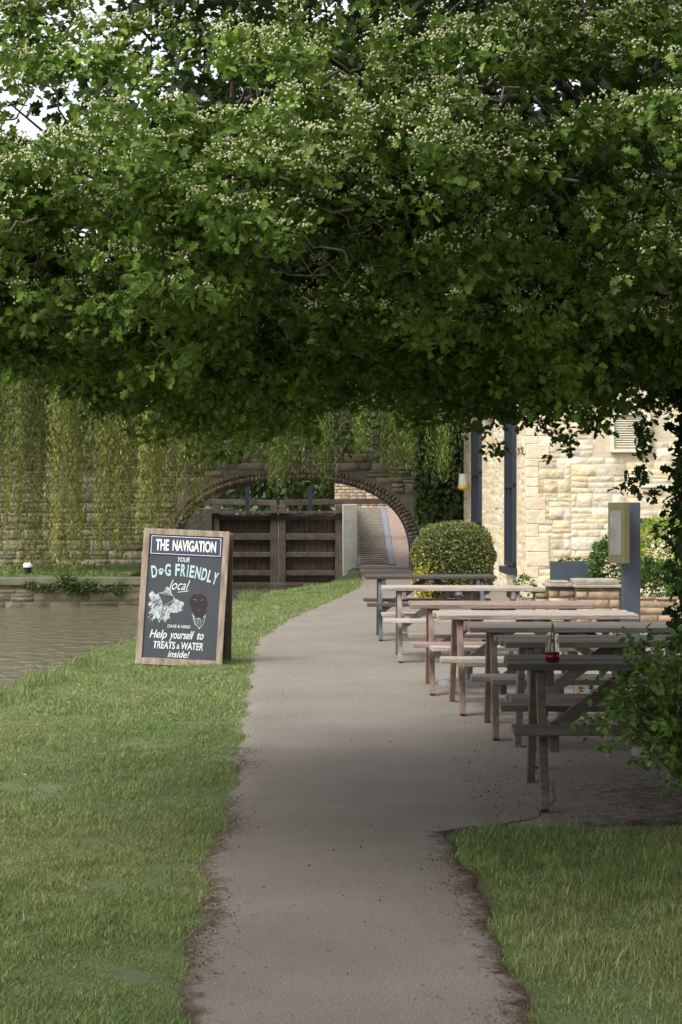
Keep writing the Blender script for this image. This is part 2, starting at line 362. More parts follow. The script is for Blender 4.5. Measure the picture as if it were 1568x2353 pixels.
pf=np.clip((SP[:,2]-2.3)/.45,.06,1)*(.62+.38*np.sin(SP[:,0]*4+1)*np.sin(SP[:,2]*5))
fl=(SP[:,2]>2.25)&(rng.random(len(SP))<pf+.12)&(SP[:,1]<10.5)&(SP[:,2]<4.6)
big_mesh('blossom',*buds(SP[fl],SA[fl],12),M_flower,haw)
def wob(p0,p1,k,amp,droop=0):
    p0=np.array(p0,float);p1=np.array(p1,float);pts=[]
    for i in range(k+1):
        t=i/k; p=p0*(1-t)+p1*t+rng.normal(0,amp,3)*(0 if i in(0,) else 1); p[2]+=droop*math.sin(math.pi*t); pts.append(p)
    return pts
T0=np.array([2.02,10.5,0]); T1=np.array([1.85,10.6,2.5])
br=[(wob(T0-[0,0,.1],T1,7,.02),np.linspace(.17,.11,8))]
for e in ((-1.5,9.4,3.1),(-.6,8.8,3.3),(.6,8.4,3.2),(-1.2,10.6,2.7),(.3,9,4.4),(2.2,8.3,3.3),(3.6,9.6,3.6),(1.2,12.6,3.3),(-.2,12,3.0),(1.4,10.2,5),(.5,4.5,4.6),(-2,3.5,4.6)):
    pts=wob(T1+rng.normal(0,.03,3),e,10,.07,.3 if e[1]>6 else 1.0); br.append((pts,np.linspace(.06,.010,11)))
    for j in range(3,11):
        for q in range(2):
            s=np.array(pts[j]); br.append((wob(s,s+nrm(rng.normal(size=3)*[1,1,.5]+[-.1,-.5,-.1])*rng.uniform(.4,.9),6,.035),np.linspace(.010,.003,7)))
sel=np.where((P0[:,1]<8.8)&(P0[:,2]<4)&(P0[:,0]>-1.5)&(P0[:,0]<1.8))[0]
for s in rng.choice(sel,min(150,len(sel)),replace=False):
    e=P0[s]+N0[s]*.08; L_=rng.uniform(.15,.5); d=nrm(-N0[s]*.45+np.array([rng.uniform(0,1.1),.2,rng.uniform(-.6,.7)]))
    br.append((wob(e,e+d*L_,7,.02),np.linspace(.0015,.005,8)))
tubes('trunk_and_branches',br,M_twig,haw)
n=2600; a=rng.uniform(0,2*math.pi,n); z=rng.uniform(.9,2.7,n); r=rng.uniform(.14,.29,n)
P=np.stack([1.94+r*np.cos(a)*1.0,10.5+r*np.sin(a),z],-1); A=np.stack([np.cos(a),np.sin(a),-.4+0*a],-1)
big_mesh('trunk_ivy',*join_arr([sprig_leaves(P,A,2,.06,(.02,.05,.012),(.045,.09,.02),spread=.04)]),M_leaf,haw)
hp=[];ha=[]
for (x,y,z0,z1,k) in ((1.48,10.3,1.95,2.25,16),(1.40,10.0,1.66,2.1,14),(1.62,10.0,1.2,1.9,30),(1.55,10.2,1.45,1.7,8),(1.30,10.2,1.98,2.25,14),(1.38,10,1.68,1.76,8),(.95,10,1.96,2.2,12),(.78,10,1.97,2.2,10)):
    for i in range(k):
        hp.append((x+rng.normal(0,.04),y+rng.normal(0,.06),rng.uniform(z0,z1))); ha.append((rng.normal(0,.4),-.3,-.8))
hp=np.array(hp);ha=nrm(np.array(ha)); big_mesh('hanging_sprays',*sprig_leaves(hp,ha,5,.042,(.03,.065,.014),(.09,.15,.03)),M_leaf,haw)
bush=empty('hawthorn_bush')
P=[];A=[];bb=[]
for i in range(95):
    u=rdir(1)[0]; u[2]=abs(u[2])*1.0-.3; e=np.array([1.68,9.9,.64])+u*np.array([.52,.4,.52])*rng.uniform(.7,1.08)
    pts=wob((1.85+rng.normal(0,.05),10.1+rng.normal(0,.05),.0),e,7,.025,.12); bb.append((pts,np.linspace(.009,.002,8)))
    for j in range(3,8):
        for q in range(2): P.append(pts[j]+rng.normal(0,.035,3)); A.append(nrm(pts[j]-pts[j-1]+rng.normal(0,.08,3)))
P=np.array(P);A=np.array(A);k=P[:,2]>.08;P=P[k];A=A[k]
big_mesh('leaves',*join_arr([sprig_leaves(P,A,9,.040,(.05,.11,.022),(.16,.25,.05))]),M_leaf,bush)
tubes('stems',bb,M_twig,bush)

# ---------------- generic foliage masses ----------------
def mass(name,els,size,base,tip,parent=None,shell=.75):
    arr=[]
    for (c,r,n) in els:
        u=rdir(n); s=rng.uniform(shell,1.04,(n,1)); s*= (1+.10*np.sin(u[:,:1]*7+c[0])*np.sin(u[:,2:3]*6+1)+.05*np.sin(u[:,1:2]*15))
        P=np.array(c)+u*s*np.array(r); A=nrm(u+.4*rng.normal(size=(n,3)))
        up=nrm(UP*.6+u*.5+.6*rng.normal(size=(n,3))); k=rng.random((n,1))
        cl=(np.sin(P[:,:1]*9/max(r))*np.sin(P[:,2:3]*11/max(r))+1)*.25+.7
        C=(np.array(base)*(1-k)+np.array(tip)*k)*cl
        arr.append(scatter(slv,slf,basis(A,up,rng.uniform(.7,1.2,n)*size),P,C))
    return big_mesh(name,*join_arr(arr),M_leaf,parent)
ft=empty('distant_trees')
mass('foliage',[((-10,86,5.5),(6,3,5),8000),((-2,90,6.5),(6,3,5.5),9000),((6,88,6),(6,3,5.5),8000),((14,84,6),(6,3,6),6000),((-22,74,6),(7,4,6),5000),((22,70,6),(7,4,6),5000)],.4,(.05,.085,.02),(.12,.17,.045),ft,.5)
tubes('trunks',[([(x,y,0),(x+.2,y,3),(x,y,6)],[.35,.28,.15]) for x,y in ((-10,86),(6,88),(14,84),(-22,74),(22,70),(-2,90))],M_bark,ft)
el=[]
for i in range(36):
    a=-1.5+3*i/35; el.append(((180*math.sin(a),150*math.cos(a)+30,4),(14,8,rng.uniform(7,11)),900))
mass('background_treeline',el,1.6,(.04,.065,.025),(.07,.11,.035),None,.6)

wil=empty('willow_tree')
def strands(n,x0,x1,y0,y1,zb,zt,c0,c1,gap):
    P=[];A=[];C=[]
    X=rng.uniform(x0,x1,n);Y=rng.uniform(y0,y1,n)
    X=X+.18*np.sin(X*7)+.1*np.sin(X*17)
    for i in range(n):
        zb_=zb(X[i])+abs(rng.normal(0,.45))*(1 if rng.random()<.75 else 3); zt_=zt
        k=int((zt_-zb_)/gap); 
        if k<2: continue
        z=np.linspace(zb_,zt_,k); t=(zt_-z)
        ph=rng.uniform(0,6); sw=.05*np.sin(z*1.3+ph)+rng.normal(0,.035)*t
        p=np.stack([X[i]+sw,Y[i]+.5*sw,z],-1); P.append(p+rng.normal(0,.025,(k,3)))
        a=rng.normal(size=(k,3))*[.55,.55,.2]+[0,0,-1]; A.append(a)
        br_=rng.uniform(.6,1.25)*(1+.2*math.sin(X[i]*4)); kk=rng.random((k,1)); C.append((np.array(c0)*(1-kk)+np.array(c1)*kk)*br_)
    P=np.concatenate(P);A=nrm(np.concatenate(A));C=np.concatenate(C);m_=len(P)
    print('willow leaves',m_)
    t=[(0,0,0),(.11,.45,0),(0,1,0),(-.11,.45,0)]
    return scatter(t,[[0,1,2,3]],basis(A,rdir(m_),rng.uniform(.07,.13,m_)),P,C)
zb1=lambda x: .0+.35*(math.sin(x*2.3)+1)*.5+max(0,(x+4.8))*.75+max(0,-6.7-x)*.9
zb2=lambda x: 2.25+.3*math.sin(x*2.1+1)+.2*math.sin(x*5)+.12*max(0,x)
w=[strands(760,-9.5,-3.0,43.6,48.5,zb1,5.3,(.13,.15,.024),(.26,.28,.058),.055),
   strands(800,-3.8,2.6,44.5,50.8,zb2,5.3,(.07,.12,.018),(.17,.22,.04),.06)]
big_mesh('hanging_foliage',*join_arr(w),M_leaf,wil)
wb=[(wob((-9.6,46.5,0),(-9.0,46.8,4.7),6,.06),np.linspace(.45,.28,7))]
for e in ((-6.5,45,5.3),(-4,46,5.4),(-1,47,5.5),(2,48,5.3),(-8,44,5.6),(-12,46,5.6)):
    wb.append((wob((-9.0,46.8,4.4),e,8,.1,.9),np.linspace(.2,.04,9)))
tubes('trunk_and_branches',wb,M_bark,wil)
mass('crown',[((-8,46,5.5),(3,2.5,1.0),6000),((-3,46.5,5.6),(3.2,2.2,.9),6000),((1.2,48,5.5),(2,1.8,.8),3500)],.2,(.08,.12,.02),(.2,.25,.05),wil,.3)

# ---------------- stone walls ----------------
def stonework(O,u,nrmv,L_,H,pal,skip=None,rh=(.11,.2),rl=(.22,.6),gap=.006,out=.022,top=None,z0=0,inset=.014,jit=.006,x0=0):
    O=np.array(O,float);u=np.array([u[0],u[1],0.]);u/=np.linalg.norm(u);nv=np.array([nrmv[0],nrmv[1],0.]);nv/=np.linalg.norm(nv)
    V=[];F=[];C=[];v=z0
    while v<H:
        h=random.uniform(*rh); x=x0-random.uniform(0,.2)
        h=min(h,H-v) if H-v-h<.05 else h
        while x<L_:
            l=random.uniform(*rl); a=max(x,x0);b=min(x+l,L_); x+=l
            if b-a<.05: continue
            if skip and skip(a,b,v,v+h): continue
            segs=[(v,v+h)]
            if h>.13 and random.random()<.4:
                mm=v+h*random.uniform(.35,.65); segs=[(v,mm),(mm,v+h)]
            for (va,vb) in segs:
                c=random.choice(pal); s=random.uniform(.86,1.1); c=[k*s for k in c]; o=out*random.uniform(.4,1.5)
                bI=len(V); j=lambda: random.uniform(-jit,jit)
                g=gap
                pts=[(a+g+j(),va+g+j(),-.005),(b-g+j(),va+g+j(),-.005),(b-g+j(),vb-g+j(),-.005),(a+g+j(),vb-g+j(),-.005)]
                i_=inset
                pts+=[(pts[0][0]+i_+j(),pts[0][1]+i_+j(),o+j()*.6),(pts[1][0]-i_+j(),pts[1][1]+i_+j(),o+j()*.6),(pts[2][0]-i_+j(),pts[2][1]-i_+j(),o+j()*.6),(pts[3][0]+i_+j(),pts[3][1]-i_+j(),o+j()*.6)]
                for (uu,vv,oo) in pts: V.append(O+u*uu+nv*oo+UP*vv); C.append(c)
                F+=[[bI+q for q in f] for f in ([4,5,6,7],[0,1,5,4],[1,2,6,5],[2,3,7,6],[3,0,4,7])]
        v+=h
    return np.array(V).reshape(-1,3),np.full(len(F),4),np.array(F,int).ravel(),np.array(C).reshape(-1,3)
def rubble(O,u,nv,L_,H,pal,skip,**kw):
    arr=[];x=0
    while x<L_:
        w_=random.uniform(.5,1.5); x1=min(L_,x+w_)
        if L_-x1<.3: x1=L_
        arr.append(stonework(O,u,nv,x1,H,pal,skip,x0=x,z0=random.uniform(-.12,0),**kw)); x=x1
    return join_arr(arr)
CREAM=[(.66,.57,.42),(.69,.60,.45),(.64,.54,.37),(.70,.62,.48),(.66,.55,.37),(.61,.55,.44),(.66,.52,.32),(.67,.56,.36)]
GREY=[(.25,.225,.165),(.20,.185,.14),(.29,.255,.19),(.17,.16,.12),(.27,.225,.15)]
REDB=[(.14,.11,.08),(.12,.095,.07),(.16,.125,.095),(.11,.09,.07)]
pub=empty('stone_pub_building')
sy0,sy1=36.5,49.5; sx0,sx1=3.2,2.85; SL=math.hypot(sy1-sy0,sx1-sx0); su=np.array([sx1-sx0,sy1-sy0])/SL; sn=np.array([-su[1],su[0]])
bw=3.2+6.4
V=[(3.2,36.5,-.1),(bw,36.5,-.1),(bw,36.5,5.2),(6.4,36.5,8),(3.2,36.5,5.2),(2.85,49.5,-.1),(bw,49.5,-.1),(bw,49.5,5.2),(6.4,49.5,8),(2.85,49.5,5.2)]
mesh_obj('walls',V,[[0,1,2,3,4],[6,5,9,8,7],[0,4,9,5],[1,6,7,2]],M_mortar,pub)
M_roof=mat('stone_tiles',(.15,.13,.10),(.08,.07,.06),6,.9,.5)
mesh_obj('roof',[(2.9,36.2,5.12),(6.4,36.2,8.12),(9.9,36.2,5.12),(2.55,49.8,5.12),(6.4,49.8,8.12),(9.9,49.8,5.12),(2.9,36.2,5.0),(6.4,36.2,7.98),(9.9,36.2,5.0),(2.55,49.8,5.0),(6.4,49.8,7.98),(9.9,49.8,5.0)],
 [[0,1,4,3],[1,2,5,4],[6,9,10,7],[7,10,11,8],[0,6,7,1],[1,7,8,2],[3,4,10,9],[4,5,11,10],[0,3,9,6],[2,8,11,5]],M_roof,pub)
gab=lambda a,b,v0,v1:(v1>5.2+min(a,6.4-b)*.875) or (b>1.38 and a<2.1 and v1>2.48 and v0<3.22)
kwr=dict(rh=(.08,.24),rl=(.18,.7),inset=.018,jit=.012,gap=.002)
g1=rubble((3.2,36.5,0),(1,0),(0,-1),6.4,8,CREAM,gab,out=.010,**kwr)
wins=[(38.3,39.75,.48,3.44),(44.97,46.8,1.15,3.4)]
def sk(a,b,v0,v1):
    for y0,y1,z0,z1 in wins:
        if b>y0-36.5 and a<y1-36.5 and v1>z0 and v0<z1: return True
    return False
g2=rubble((3.2,36.5,0),su,sn,SL,5.1,CREAM,sk,rh=(.12,.28),rl=(.4,1.0),inset=.03,jit=.003,gap=.002,out=.007)
big_mesh('stonework',*join_arr([g1,g2]),M_stone,pub)
B_=[]; z=0
while z<5:
    h=random.uniform(.12,.26); l=random.choice((.18,.3,.36)); 
    B_.append(bx(3.18,3.2+l,36.482,36.9 if l<.3 else 36.72,z+.004,z+h-.004)); z+=h
boxes('corner_quoins',B_,mat('quoin_stone',(.70,.61,.45),(.54,.44,.29),2.5,.9,1,9),pub,.012)
gl=mat('window_glass',(.03,.035,.04),(.02,.025,.03),3,.1,0)
def sp(y,o,z): 
    t=(y-36.5); p=np.array([3.2,36.5])+su*t+sn*o; return (p[0],p[1],z)
for wi,(y0,y1,z0,z1) in enumerate(wins):
    mesh_obj('window_pane',[sp(y0,.006,z0),sp(y1,.006,z0),sp(y1,.006,z1),sp(y0,.006,z1)],[[0,1,2,3]],gl,pub)
    B_=[]
    for y in (y0+.05,(y0+y1)/2,y1-.05): B_.append((sp(y,.03,z0),sp(y,.03,z1),.10,.09,(sn[0],sn[1],0)))
    for z in (z0+.05,(z0+z1)/2,z1-.05): B_.append((sp(y0,.032,z),sp(y1,.032,z),.085,.08,(sn[0],sn[1],0)))
    boxes('window_frame',B_,M_navy,pub)
    boxes('window_sill',[(sp(y0-.1,.07,z0-.07),sp(y1+.1,.07,z0-.07),.18,.12,(0,0,1))],M_navy,pub)
boxes('gutter',[(sp(36.7,.12,5.0),sp(49.5,.12,5.0),.14,.1,(0,0,1))],M_navy,pub)
tubes('cable_bundle',[(wob(sp(48,.08,3.75),sp(42.5,.08,3.35),8,.03),[.05]*9),(wob(sp(49.4,.1,3.9),sp(46,.1,3.8),5,.02),[.07]*6)],M_navy,pub)
lm=mat('cream_plastic',(.6,.58,.5),(.5,.48,.4),5,.4,0); ly=mat('yellow_plastic',(.65,.42,.04),(.6,.36,.03),5,.4,0)
p=sp(47.8,.16,0)
tubes('wall_lantern_body',[([(p[0],p[1],2.03),(p[0],p[1],2.3)],[.11,.09])],lm,pub,12)
tubes('wall_lantern_rim',[([(p[0],p[1],1.93),(p[0],p[1],1.95),(p[0],p[1],2.03),(p[0],p[1],2.035)],[.02,.10,.13,.01])],ly,pub,12)
vx0,vx1,vz0,vz1=4.6,5.28,2.5,3.2
cr=mat('cream_paint',(.66,.62,.49),(.56,.52,.40),6,.6,.05)
B_=[bx(vx0,vx1,36.38,36.5,vz0,vz0+.06),bx(vx0,vx1,36.38,36.5,vz1-.06,vz1),bx(vx0,vx0+.06,36.385,36.495,vz0+.06,vz1-.06),bx(vx1-.06,vx1,36.385,36.495,vz0+.06,vz1-.06)]
for i in range(14):
    z=vz0+.09+i*.04; B_.append(((vx0+.06,36.44,z),(vx1-.06,36.44,z),.05,.014,(0,.6,.8)))
boxes('louvre_vent',B_,cr,pub)
boxes('vent_back',[bx(vx0+.06,vx1-.06,36.47,36.49,vz0+.06,vz1-.06)],cr,pub)
boxes('wall_fittings',[bx(5.13,5.5,36.42,36.46,1.88,1.9),bx(5.0,5.45,36.33,36.46,1.3,1.37),bx(4.62,4.68,36.38,36.46,1.28,1.4)],M_navy,pub)
iron=mat('rusty_iron',(.12,.05,.03),(.06,.03,.02),20,.8,.2)
tubes('iron_hooks',[([(sp(37.2+i*.5,.03,2.55)[0],sp(37.2+i*.5,.03,0)[1]+.09*math.cos(a),2.55+.06*math.sin(a)) for a in np.linspace(.5,5,8)],[.012]*8) for i in range(3)],iron,pub)

# bridge
brg=empty('stone_arch_bridge')
BC,BA,BZ,BH=-1.18,2.9,.2,2.02; EXP=2.5
def arch(th,k=0):
    c,s=math.cos(th),math.sin(th)
    return BC+(BA+k)*math.copysign(abs(c)**(2/EXP),c),BZ+(BH+k)*abs(s)**(2/EXP)
def inside(x,z,k=.02):
    return abs((x-BC)/(BA+k))**EXP+max(0,(z-BZ)/(BH+k))**EXP<1
def bskip(x0):
    def f(a,b,v0,v1):
        for x in (a,(a+b)/2,b):
            for z in (v0,v1):
                if inside(x+x0,z,.22): return True
        return False
    return f
top=4.2; YB=54.0
b1=stonework((-16,52,-.8),(1,0),(0,-1),20.5,top+.75,GREY,lambda a,b,v0,v1:bskip(-16)(a,b,v0-.8,v1-.8),rh=(.14,.28),rl=(.25,.7),jit=.009)
big_mesh('stonework',*b1,M_gstone,brg)
th=np.linspace(math.pi,0,61); pts=[(BC-BA,-1.1)]+[arch(t) for t in th]+[(BC+BA,-1.1)]
V=[];F=[]
pr=[(-16,-1.1)]+pts+[(4.5,-1.1)]
for (x,z) in pr: V+= [(x,52,z),(x,52,top)]
for i in range(len(pr)-1): F.append([2*i,2*i+2,2*i+3,2*i+1])
n0=len(V)
for (x,z) in pr: V+= [(x,YB,z),(x,YB,top)]
for i in range(len(pr)-1): F.append([n0+2*i,n0+2*i+1,n0+2*i+3,n0+2*i+2])
F.append([1,2*len(pr)-1,n0+2*len(pr)-1,n0+1])
mesh_obj('core',V,F,M_dmortar,brg)
V=[];F=[]
for (x,z) in pts: V+=[(x,51.97,z),(x,YB,z)]
for i in range(len(pts)-1): F.append([2*i,2*i+1,2*i+3,2*i+2])
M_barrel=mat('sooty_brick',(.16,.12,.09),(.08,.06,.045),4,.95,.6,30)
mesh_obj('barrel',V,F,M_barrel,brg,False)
def ring(k0,k1,yy_,n):
    ths=np.linspace(0,math.pi,1200); pp=np.array([arch(t) for t in ths]); dd=np.concatenate([[0],np.cumsum(np.hypot(*np.diff(pp,axis=0).T))])
    ss=np.linspace(0,dd[-1],n+1)
    def at(s,k):
        s=min(max(s,.02),dd[-1]-.02)
        x=np.interp(s,dd,pp[:,0]);z=np.interp(s,dd,pp[:,1]); xa=np.interp(s-.2,dd,pp[:,0]);za=np.interp(s-.2,dd,pp[:,1]);xb=np.interp(s+.2,dd,pp[:,0]);zb=np.interp(s+.2,dd,pp[:,1])
        tx,tz=xb-xa,zb-za; l=math.hypot(tx,tz); return (x+tz/l*k,z-tx/l*k)
    V=[];F=[];C=[]
    for i in range(n):
        s0=ss[i]+.002;s1=ss[i+1]-.002; c=np.array(random.choice(REDB))*random.uniform(.85,1.15)
        q=[at(s0,k0),at(s0,k1),at(s1,k1),at(s1,k0)]; b=len(V)
        for y in (yy_,52.01):
            for (x,z) in q: V.append((x,y,z));C.append(c)
        F+=[[b+j for j in f] for f in ([0,1,2,3],[0,4,5,1],[1,5,6,2],[2,6,7,3],[3,7,4,0])]
    return np.array(V),np.full(len(F),4),np.array(F).ravel(),np.array(C)
big_mesh('arch_ring',*join_arr([ring(.0,.118,51.968,88),ring(.12,.24,51.973,90)]),M_brick,brg)
boxes('parapet_coping',[bx(-16.05,4.55,51.85,52.35,top+.01,top+.15)],M_dmortar,brg,.01)
n=9000
P=np.stack([rng.uniform(1.8,3.4,n),51.7-np.abs(rng.normal(0,.25,n)),rng.uniform(.3,5.0,n)],-1)
k=P[:,2]>1.2-(P[:,0]-1.9)*1.5; P=P[k]
Q=np.stack([rng.uniform(-12,2.4,7000),51.7-np.abs(rng.normal(0,.2,7000)),rng.uniform(2.4,4.6,7000)],-1)
kk=rng.random(7000)<np.clip((Q[:,2]-2.6)/1.2,0,1); Q=Q[kk]
P=np.concatenate([P,Q]); n=len(P); k=rng.random((n,1))
C=np.array([.03,.055,.014])*(1-k)+np.array([.08,.13,.03])*k
big_mesh('bridge_ivy',*scatter(slv,slf,basis(nrm(rng.normal(size=(n,3))*[.7,.4,.4]+[0,-.3,-.7]),nrm(rng.normal(size=(n,3))*.5+[0,-1,.6]),rng.uniform(.10,.2,n)),P,C),M_leaf,brg)

# lock gates
gate=empty('lock_gate')
M_gw=mat('wet_timber',(.065,.038,.026),(.014,.010,.008),3,.45,.5,25,stretch=(1.2,1,1.2))
M_gw2=mat('mossy_timber',(.105,.078,.056),(.035,.027,.02),4,.65,.4,25)
yb=58.2
for (x0,x1) in ((-3.5,-1.72),(-1.70,.04)):
    boxes('gate_planking',[bx(x0,x1,yb,yb+.08,-1,1.35)],M_gw,gate)
    B_=[bx(x0,x0+.2,yb-.2,yb-.002,-1,1.6),bx(x1-.2,x1,yb-.2,yb-.002,-1,1.6)]
    for z,h in ((-.25,.07),(.25,.07),(.74,.09),(1.26,.06)): B_.append(bx(x0+.2,x1-.2,yb-.18,yb-.003,z-h,z+h))
    boxes('gate_frame',B_,M_gw2,gate,.012)
    B_=[]
    for xx_ in np.arange(x0+.22,x1-.3,.16):
        B_.append(bx(xx_,xx_+.145,yb-.03+random.uniform(-.006,.006),yb-.001,-.9,1.22))
    boxes('gate_boards',B_,M_gw,gate,.004)
boxes('balance_beams',[((-5.6,yb+.4,1.72),(-1.75,yb,1.66),.2,.15,(0,0,1)),((2.0,yb+.8,1.72),(-1.66,yb,1.66),.2,.15,(0,0,1))],M_gw2,gate,.01)
boxes('gate_walkway',[bx(-3.5,.04,yb-.4,yb-.22,1.38,1.44)],M_gw2,gate)
boxes('paddle_gear',[bx(-2.6,-2.48,yb-.3,yb-.2,1.44,2.1),bx(-.9,-.78,yb-.3,yb-.2,1.44,2.1)],M_navy,gate)
whit=mat('whitewash',(.85,.84,.80),(.62,.60,.52),3,.9,.5,20)
lw=empty('lock_wall')
boxes('white_wing_wall',[bx(.05,.42,55.6,68,-1,1.62)],whit,lw,.02)
boxes('left_lock_side',[bx(-7,-3.5,yb-.3,70,-1,1.5)],mat('damp_stone',(.09,.08,.06),(.04,.036,.028),4,.9,.5),lw,.02)
ramp=empty('cobbled_ramp')
mesh_obj('ramp_base',[(.42,53.9,.012),(3.2,53.9,.012),(3.2,66,1.5),(.42,66,1.5),(.42,80,1.6),(3.2,80,1.6)],[[0,1,2,3],[3,2,5,4]],mat('ramp_brick',(.34,.25,.20),(.22,.16,.13),8,.9,.5),ramp)
B_=[]; y=54.6
sl=1.488/12.1
while y<66:
    z=.012+(y-53.9)*sl; B_.append(((.46,y,z+.012),(1.22,y,z+.012),.17,.06,(0,-sl,1))); y+=.34
boxes('cobble_ribs',B_,mat('cobble_stone',(.24,.21,.16),(.12,.105,.08),9,.9,.5),ramp,.015)
boxes('blue_brick_edge',[((1.3,54.3,.07),(1.3,66,.07+11.7*sl),.16,.05,(0,0,1)),((.47,54.3,.045),(.47,66,.045+11.7*sl),.08,.09,(0,0,1))],mat('blue_brick',(.22,.23,.26),(.14,.15,.18),9,.8,.3),ramp,.01)
bwall=empty('brick_wall')
mesh_obj('wall_core',[(-.2,66.2,0),(5,66.2,0),(5,66.2,2.7),(-.2,66.2,2.7)],[[0,1,2,3]],M_dmortar,bwall)
big_mesh('brickwork',*stonework((-.2,66.2,0),(1,0),(0,-1),5.2,2.65,[(.42,.30,.20),(.36,.25,.17),(.46,.35,.25)],rh=(.095,.1),rl=(.24,.26),gap=.008,out=.01,z0=1,inset=.006,jit=.002),M_brick,bwall)
big_mesh('ramp_side_wall',*stonework((1.95,56,0),(0,1),(-1,0),11,1.7,[(.38,.24,.17),(.32,.21,.15),(.41,.29,.21)],rh=(.095,.1),rl=(.24,.26),gap=.008,out=.02,inset=.006,jit=.002),M_brick,bwall)
boxes('ramp_side_core',[bx(1.955,2.4,56,67,0,1.7)],M_dmortar,bwall)

quay=empty('canal_quay_wall')
q1=stonework((-12,43.45,-1),(8.0,.55),(.07,-1),8.05,.98,[(.15,.13,.09),(.11,.10,.07),(.19,.16,.10)],rh=(.16,.24),rl=(.3,.8))
big_mesh('stonework',*q1,M_gstone,quay)
mesh_obj('core',[(-12,43.45,-1),(-3.95,44.0,-1),(-3.95,44.0,.0),(-12,43.45,.0),(-3.95,52,-1),(-3.95,52,.0)],[[0,1,2,3],[1,4,5,2]],M_dmortar,quay)
boxes('coping',[((-12,43.66,.03),(-3.92,44.21,.03),.56,.16,(0,0,1))],mat('coping_stone',(.16,.15,.10),(.08,.09,.05),4,.9,.6),quay,.02)
els=[]
for i in range(12): els.append(((rng.uniform(-6.6,-4.4),43.75+rng.normal(0,.05),rng.uniform(-.2,.1)),(rng.uniform(.1,.35),.12,rng.uniform(.05,.13)),130))
mass('quay_weeds',els,.07,(.04,.07,.018),(.09,.14,.035),None,.2)
bol=empty('mooring_bollard')
tubes('post',[([(-6.55,44.6,.1),(-6.55,44.6,.28),(-6.55,44.6,.3)],[.075,.075,.09])],M_navy,bol,12)
tubes('white_cap',[([(-6.55,44.6,.3),(-6.55,44.6,.36),(-6.55,44.6,.40),(-6.55,44.6,.41)],[.10,.10,.05,.005])],whit,bol,12)

# ---------------- picnic tables ----------------
def table(x,yc,rot,c1,c2,L_=1.55,legc=None):
    P_=empty('picnic_table',(x,yc,.004)); P_.rotation_euler=(0,0,math.radians(rot))
    mt=mat('weathered_wood',c1,c2,7,.8,.4,40,stretch=(.35,6,3))
    ml=mat('weathered_leg',legc[0],legc[1],7,.8,.4,40,stretch=(3,3,.5)) if legc else mt
    B_=[]
    for i in range(5):
        y=-.29+i*.145; jx=random.uniform(-.012,.012)
        B_.append(((jx,y,.735+random.uniform(-.003,.003)),(L_+jx,y,.735+random.uniform(-.004,.004)),.130,.036,(0,0,1)))
    boxes('tabletop',B_,mt,P_,.006)
    B_=[]
    for s in (-1,1):
        for k in (0,1):
            y=s*(.575+k*.125); B_.append(((random.uniform(-.01,.01),y,.43),(L_,y,.43),.115,.036,(0,0,1)))
    boxes('seats',B_,mt,P_,.006)
    B_=[]
    for xa,o in ((.17,.045),(L_-.17,-.045)):
        for s in (-1,1): B_.append(((xa,s*.60,0),(xa,s*.24,.716),.045,.095,(0,1,.3)))
        B_.append(((xa+o,-.70,.365),(xa+o,.70,.365),.045,.09,(0,0,1)))
        B_.append(((xa+o,-.34,.672),(xa+o,.34,.672),.045,.085,(0,0,1)))
        sgn=1 if o>0 else -1
        B_.append(((xa+o+sgn*.03,.02,.36),(L_/2-sgn*.06,.02,.70),.07,.04,(0,1,0)))
    B_.append(((L_/2,-.34,.695),(L_/2,.34,.695),.07,.04,(0,0,1)))
    boxes('a_frames',B_,ml,P_,.005)
    return P_
DK=((.11,.092,.065),(.042,.035,.026)); PALE=((.48,.41,.35),(.20,.165,.14)); GRY=((.29,.245,.20),(.12,.10,.08)); RED=((.25,.17,.125),(.11,.075,.055))
table(.905,11.70,-1.5,*DK)
table(1.00,13.50,.5,(.20,.17,.14),(.08,.068,.055))
table(.89,15.05,-1,*GRY,legc=((.16,.13,.10),(.07,.055,.04)))
table(.74,16.72,1,*PALE,legc=RED)
table(.60,18.45,-.5,(.33,.25,.20),(.15,.10,.08),legc=RED)
table(.43,22.15,0,*PALE,legc=GRY)
table(.29,25.6,.5,(.09,.058,.048),(.04,.03,.025),legc=((.10,.11,.13),(.06,.07,.085)))
table(2.75,13.9,2,*GRY); table(2.65,16.0,-2,*PALE); 
conc=mat('grey_concrete',(.20,.205,.205),(.13,.13,.13),12,.9,.4)
for (x,y,r) in ((1.12,18.9,.26),(2.15,13.6,.30),(1.55,15.1,.25)):
    tubes('parasol_base',[([(x,y,.005),(x,y,.04),(x,y,.055),(x,y,.056)],[r,r,r*.75,.001]),([(x,y,.05),(x,y,.3)],[.03,.03])],conc,None,28)

dr=empty('drink_jar',(1.135,11.46,.757))
m,nt,N,L,P=nodes('clear_glass'); P.inputs['Base Color'].default_value=(.9,.92,.9,1); P.inputs['Roughness'].default_value=.03; P.inputs['Transmission Weight'].default_value=1; P.inputs['IOR'].default_value=1.3
tubes('jar',[([(0,0,.0),(0,0,.002),(0,0,.01),(0,0,.11),(0,0,.13),(0,0,.15)],[.002,.034,.038,.038,.03,.032])],m,dr,20)
tubes('red_drink',[([(0,0,.006),(0,0,.008),(0,0,.055),(0,0,.056)],[.001,.033,.035,.001])],mat('red_juice',(.20,.005,.03),(.15,.004,.02),5,.2,0),dr,20)
tubes('straws',[([(-.01,0,.02),(.0,.005,.21)],[.003,.003]),([(.012,0,.02),(.004,-.005,.20)],[.003,.003])],M_navy,dr,8)

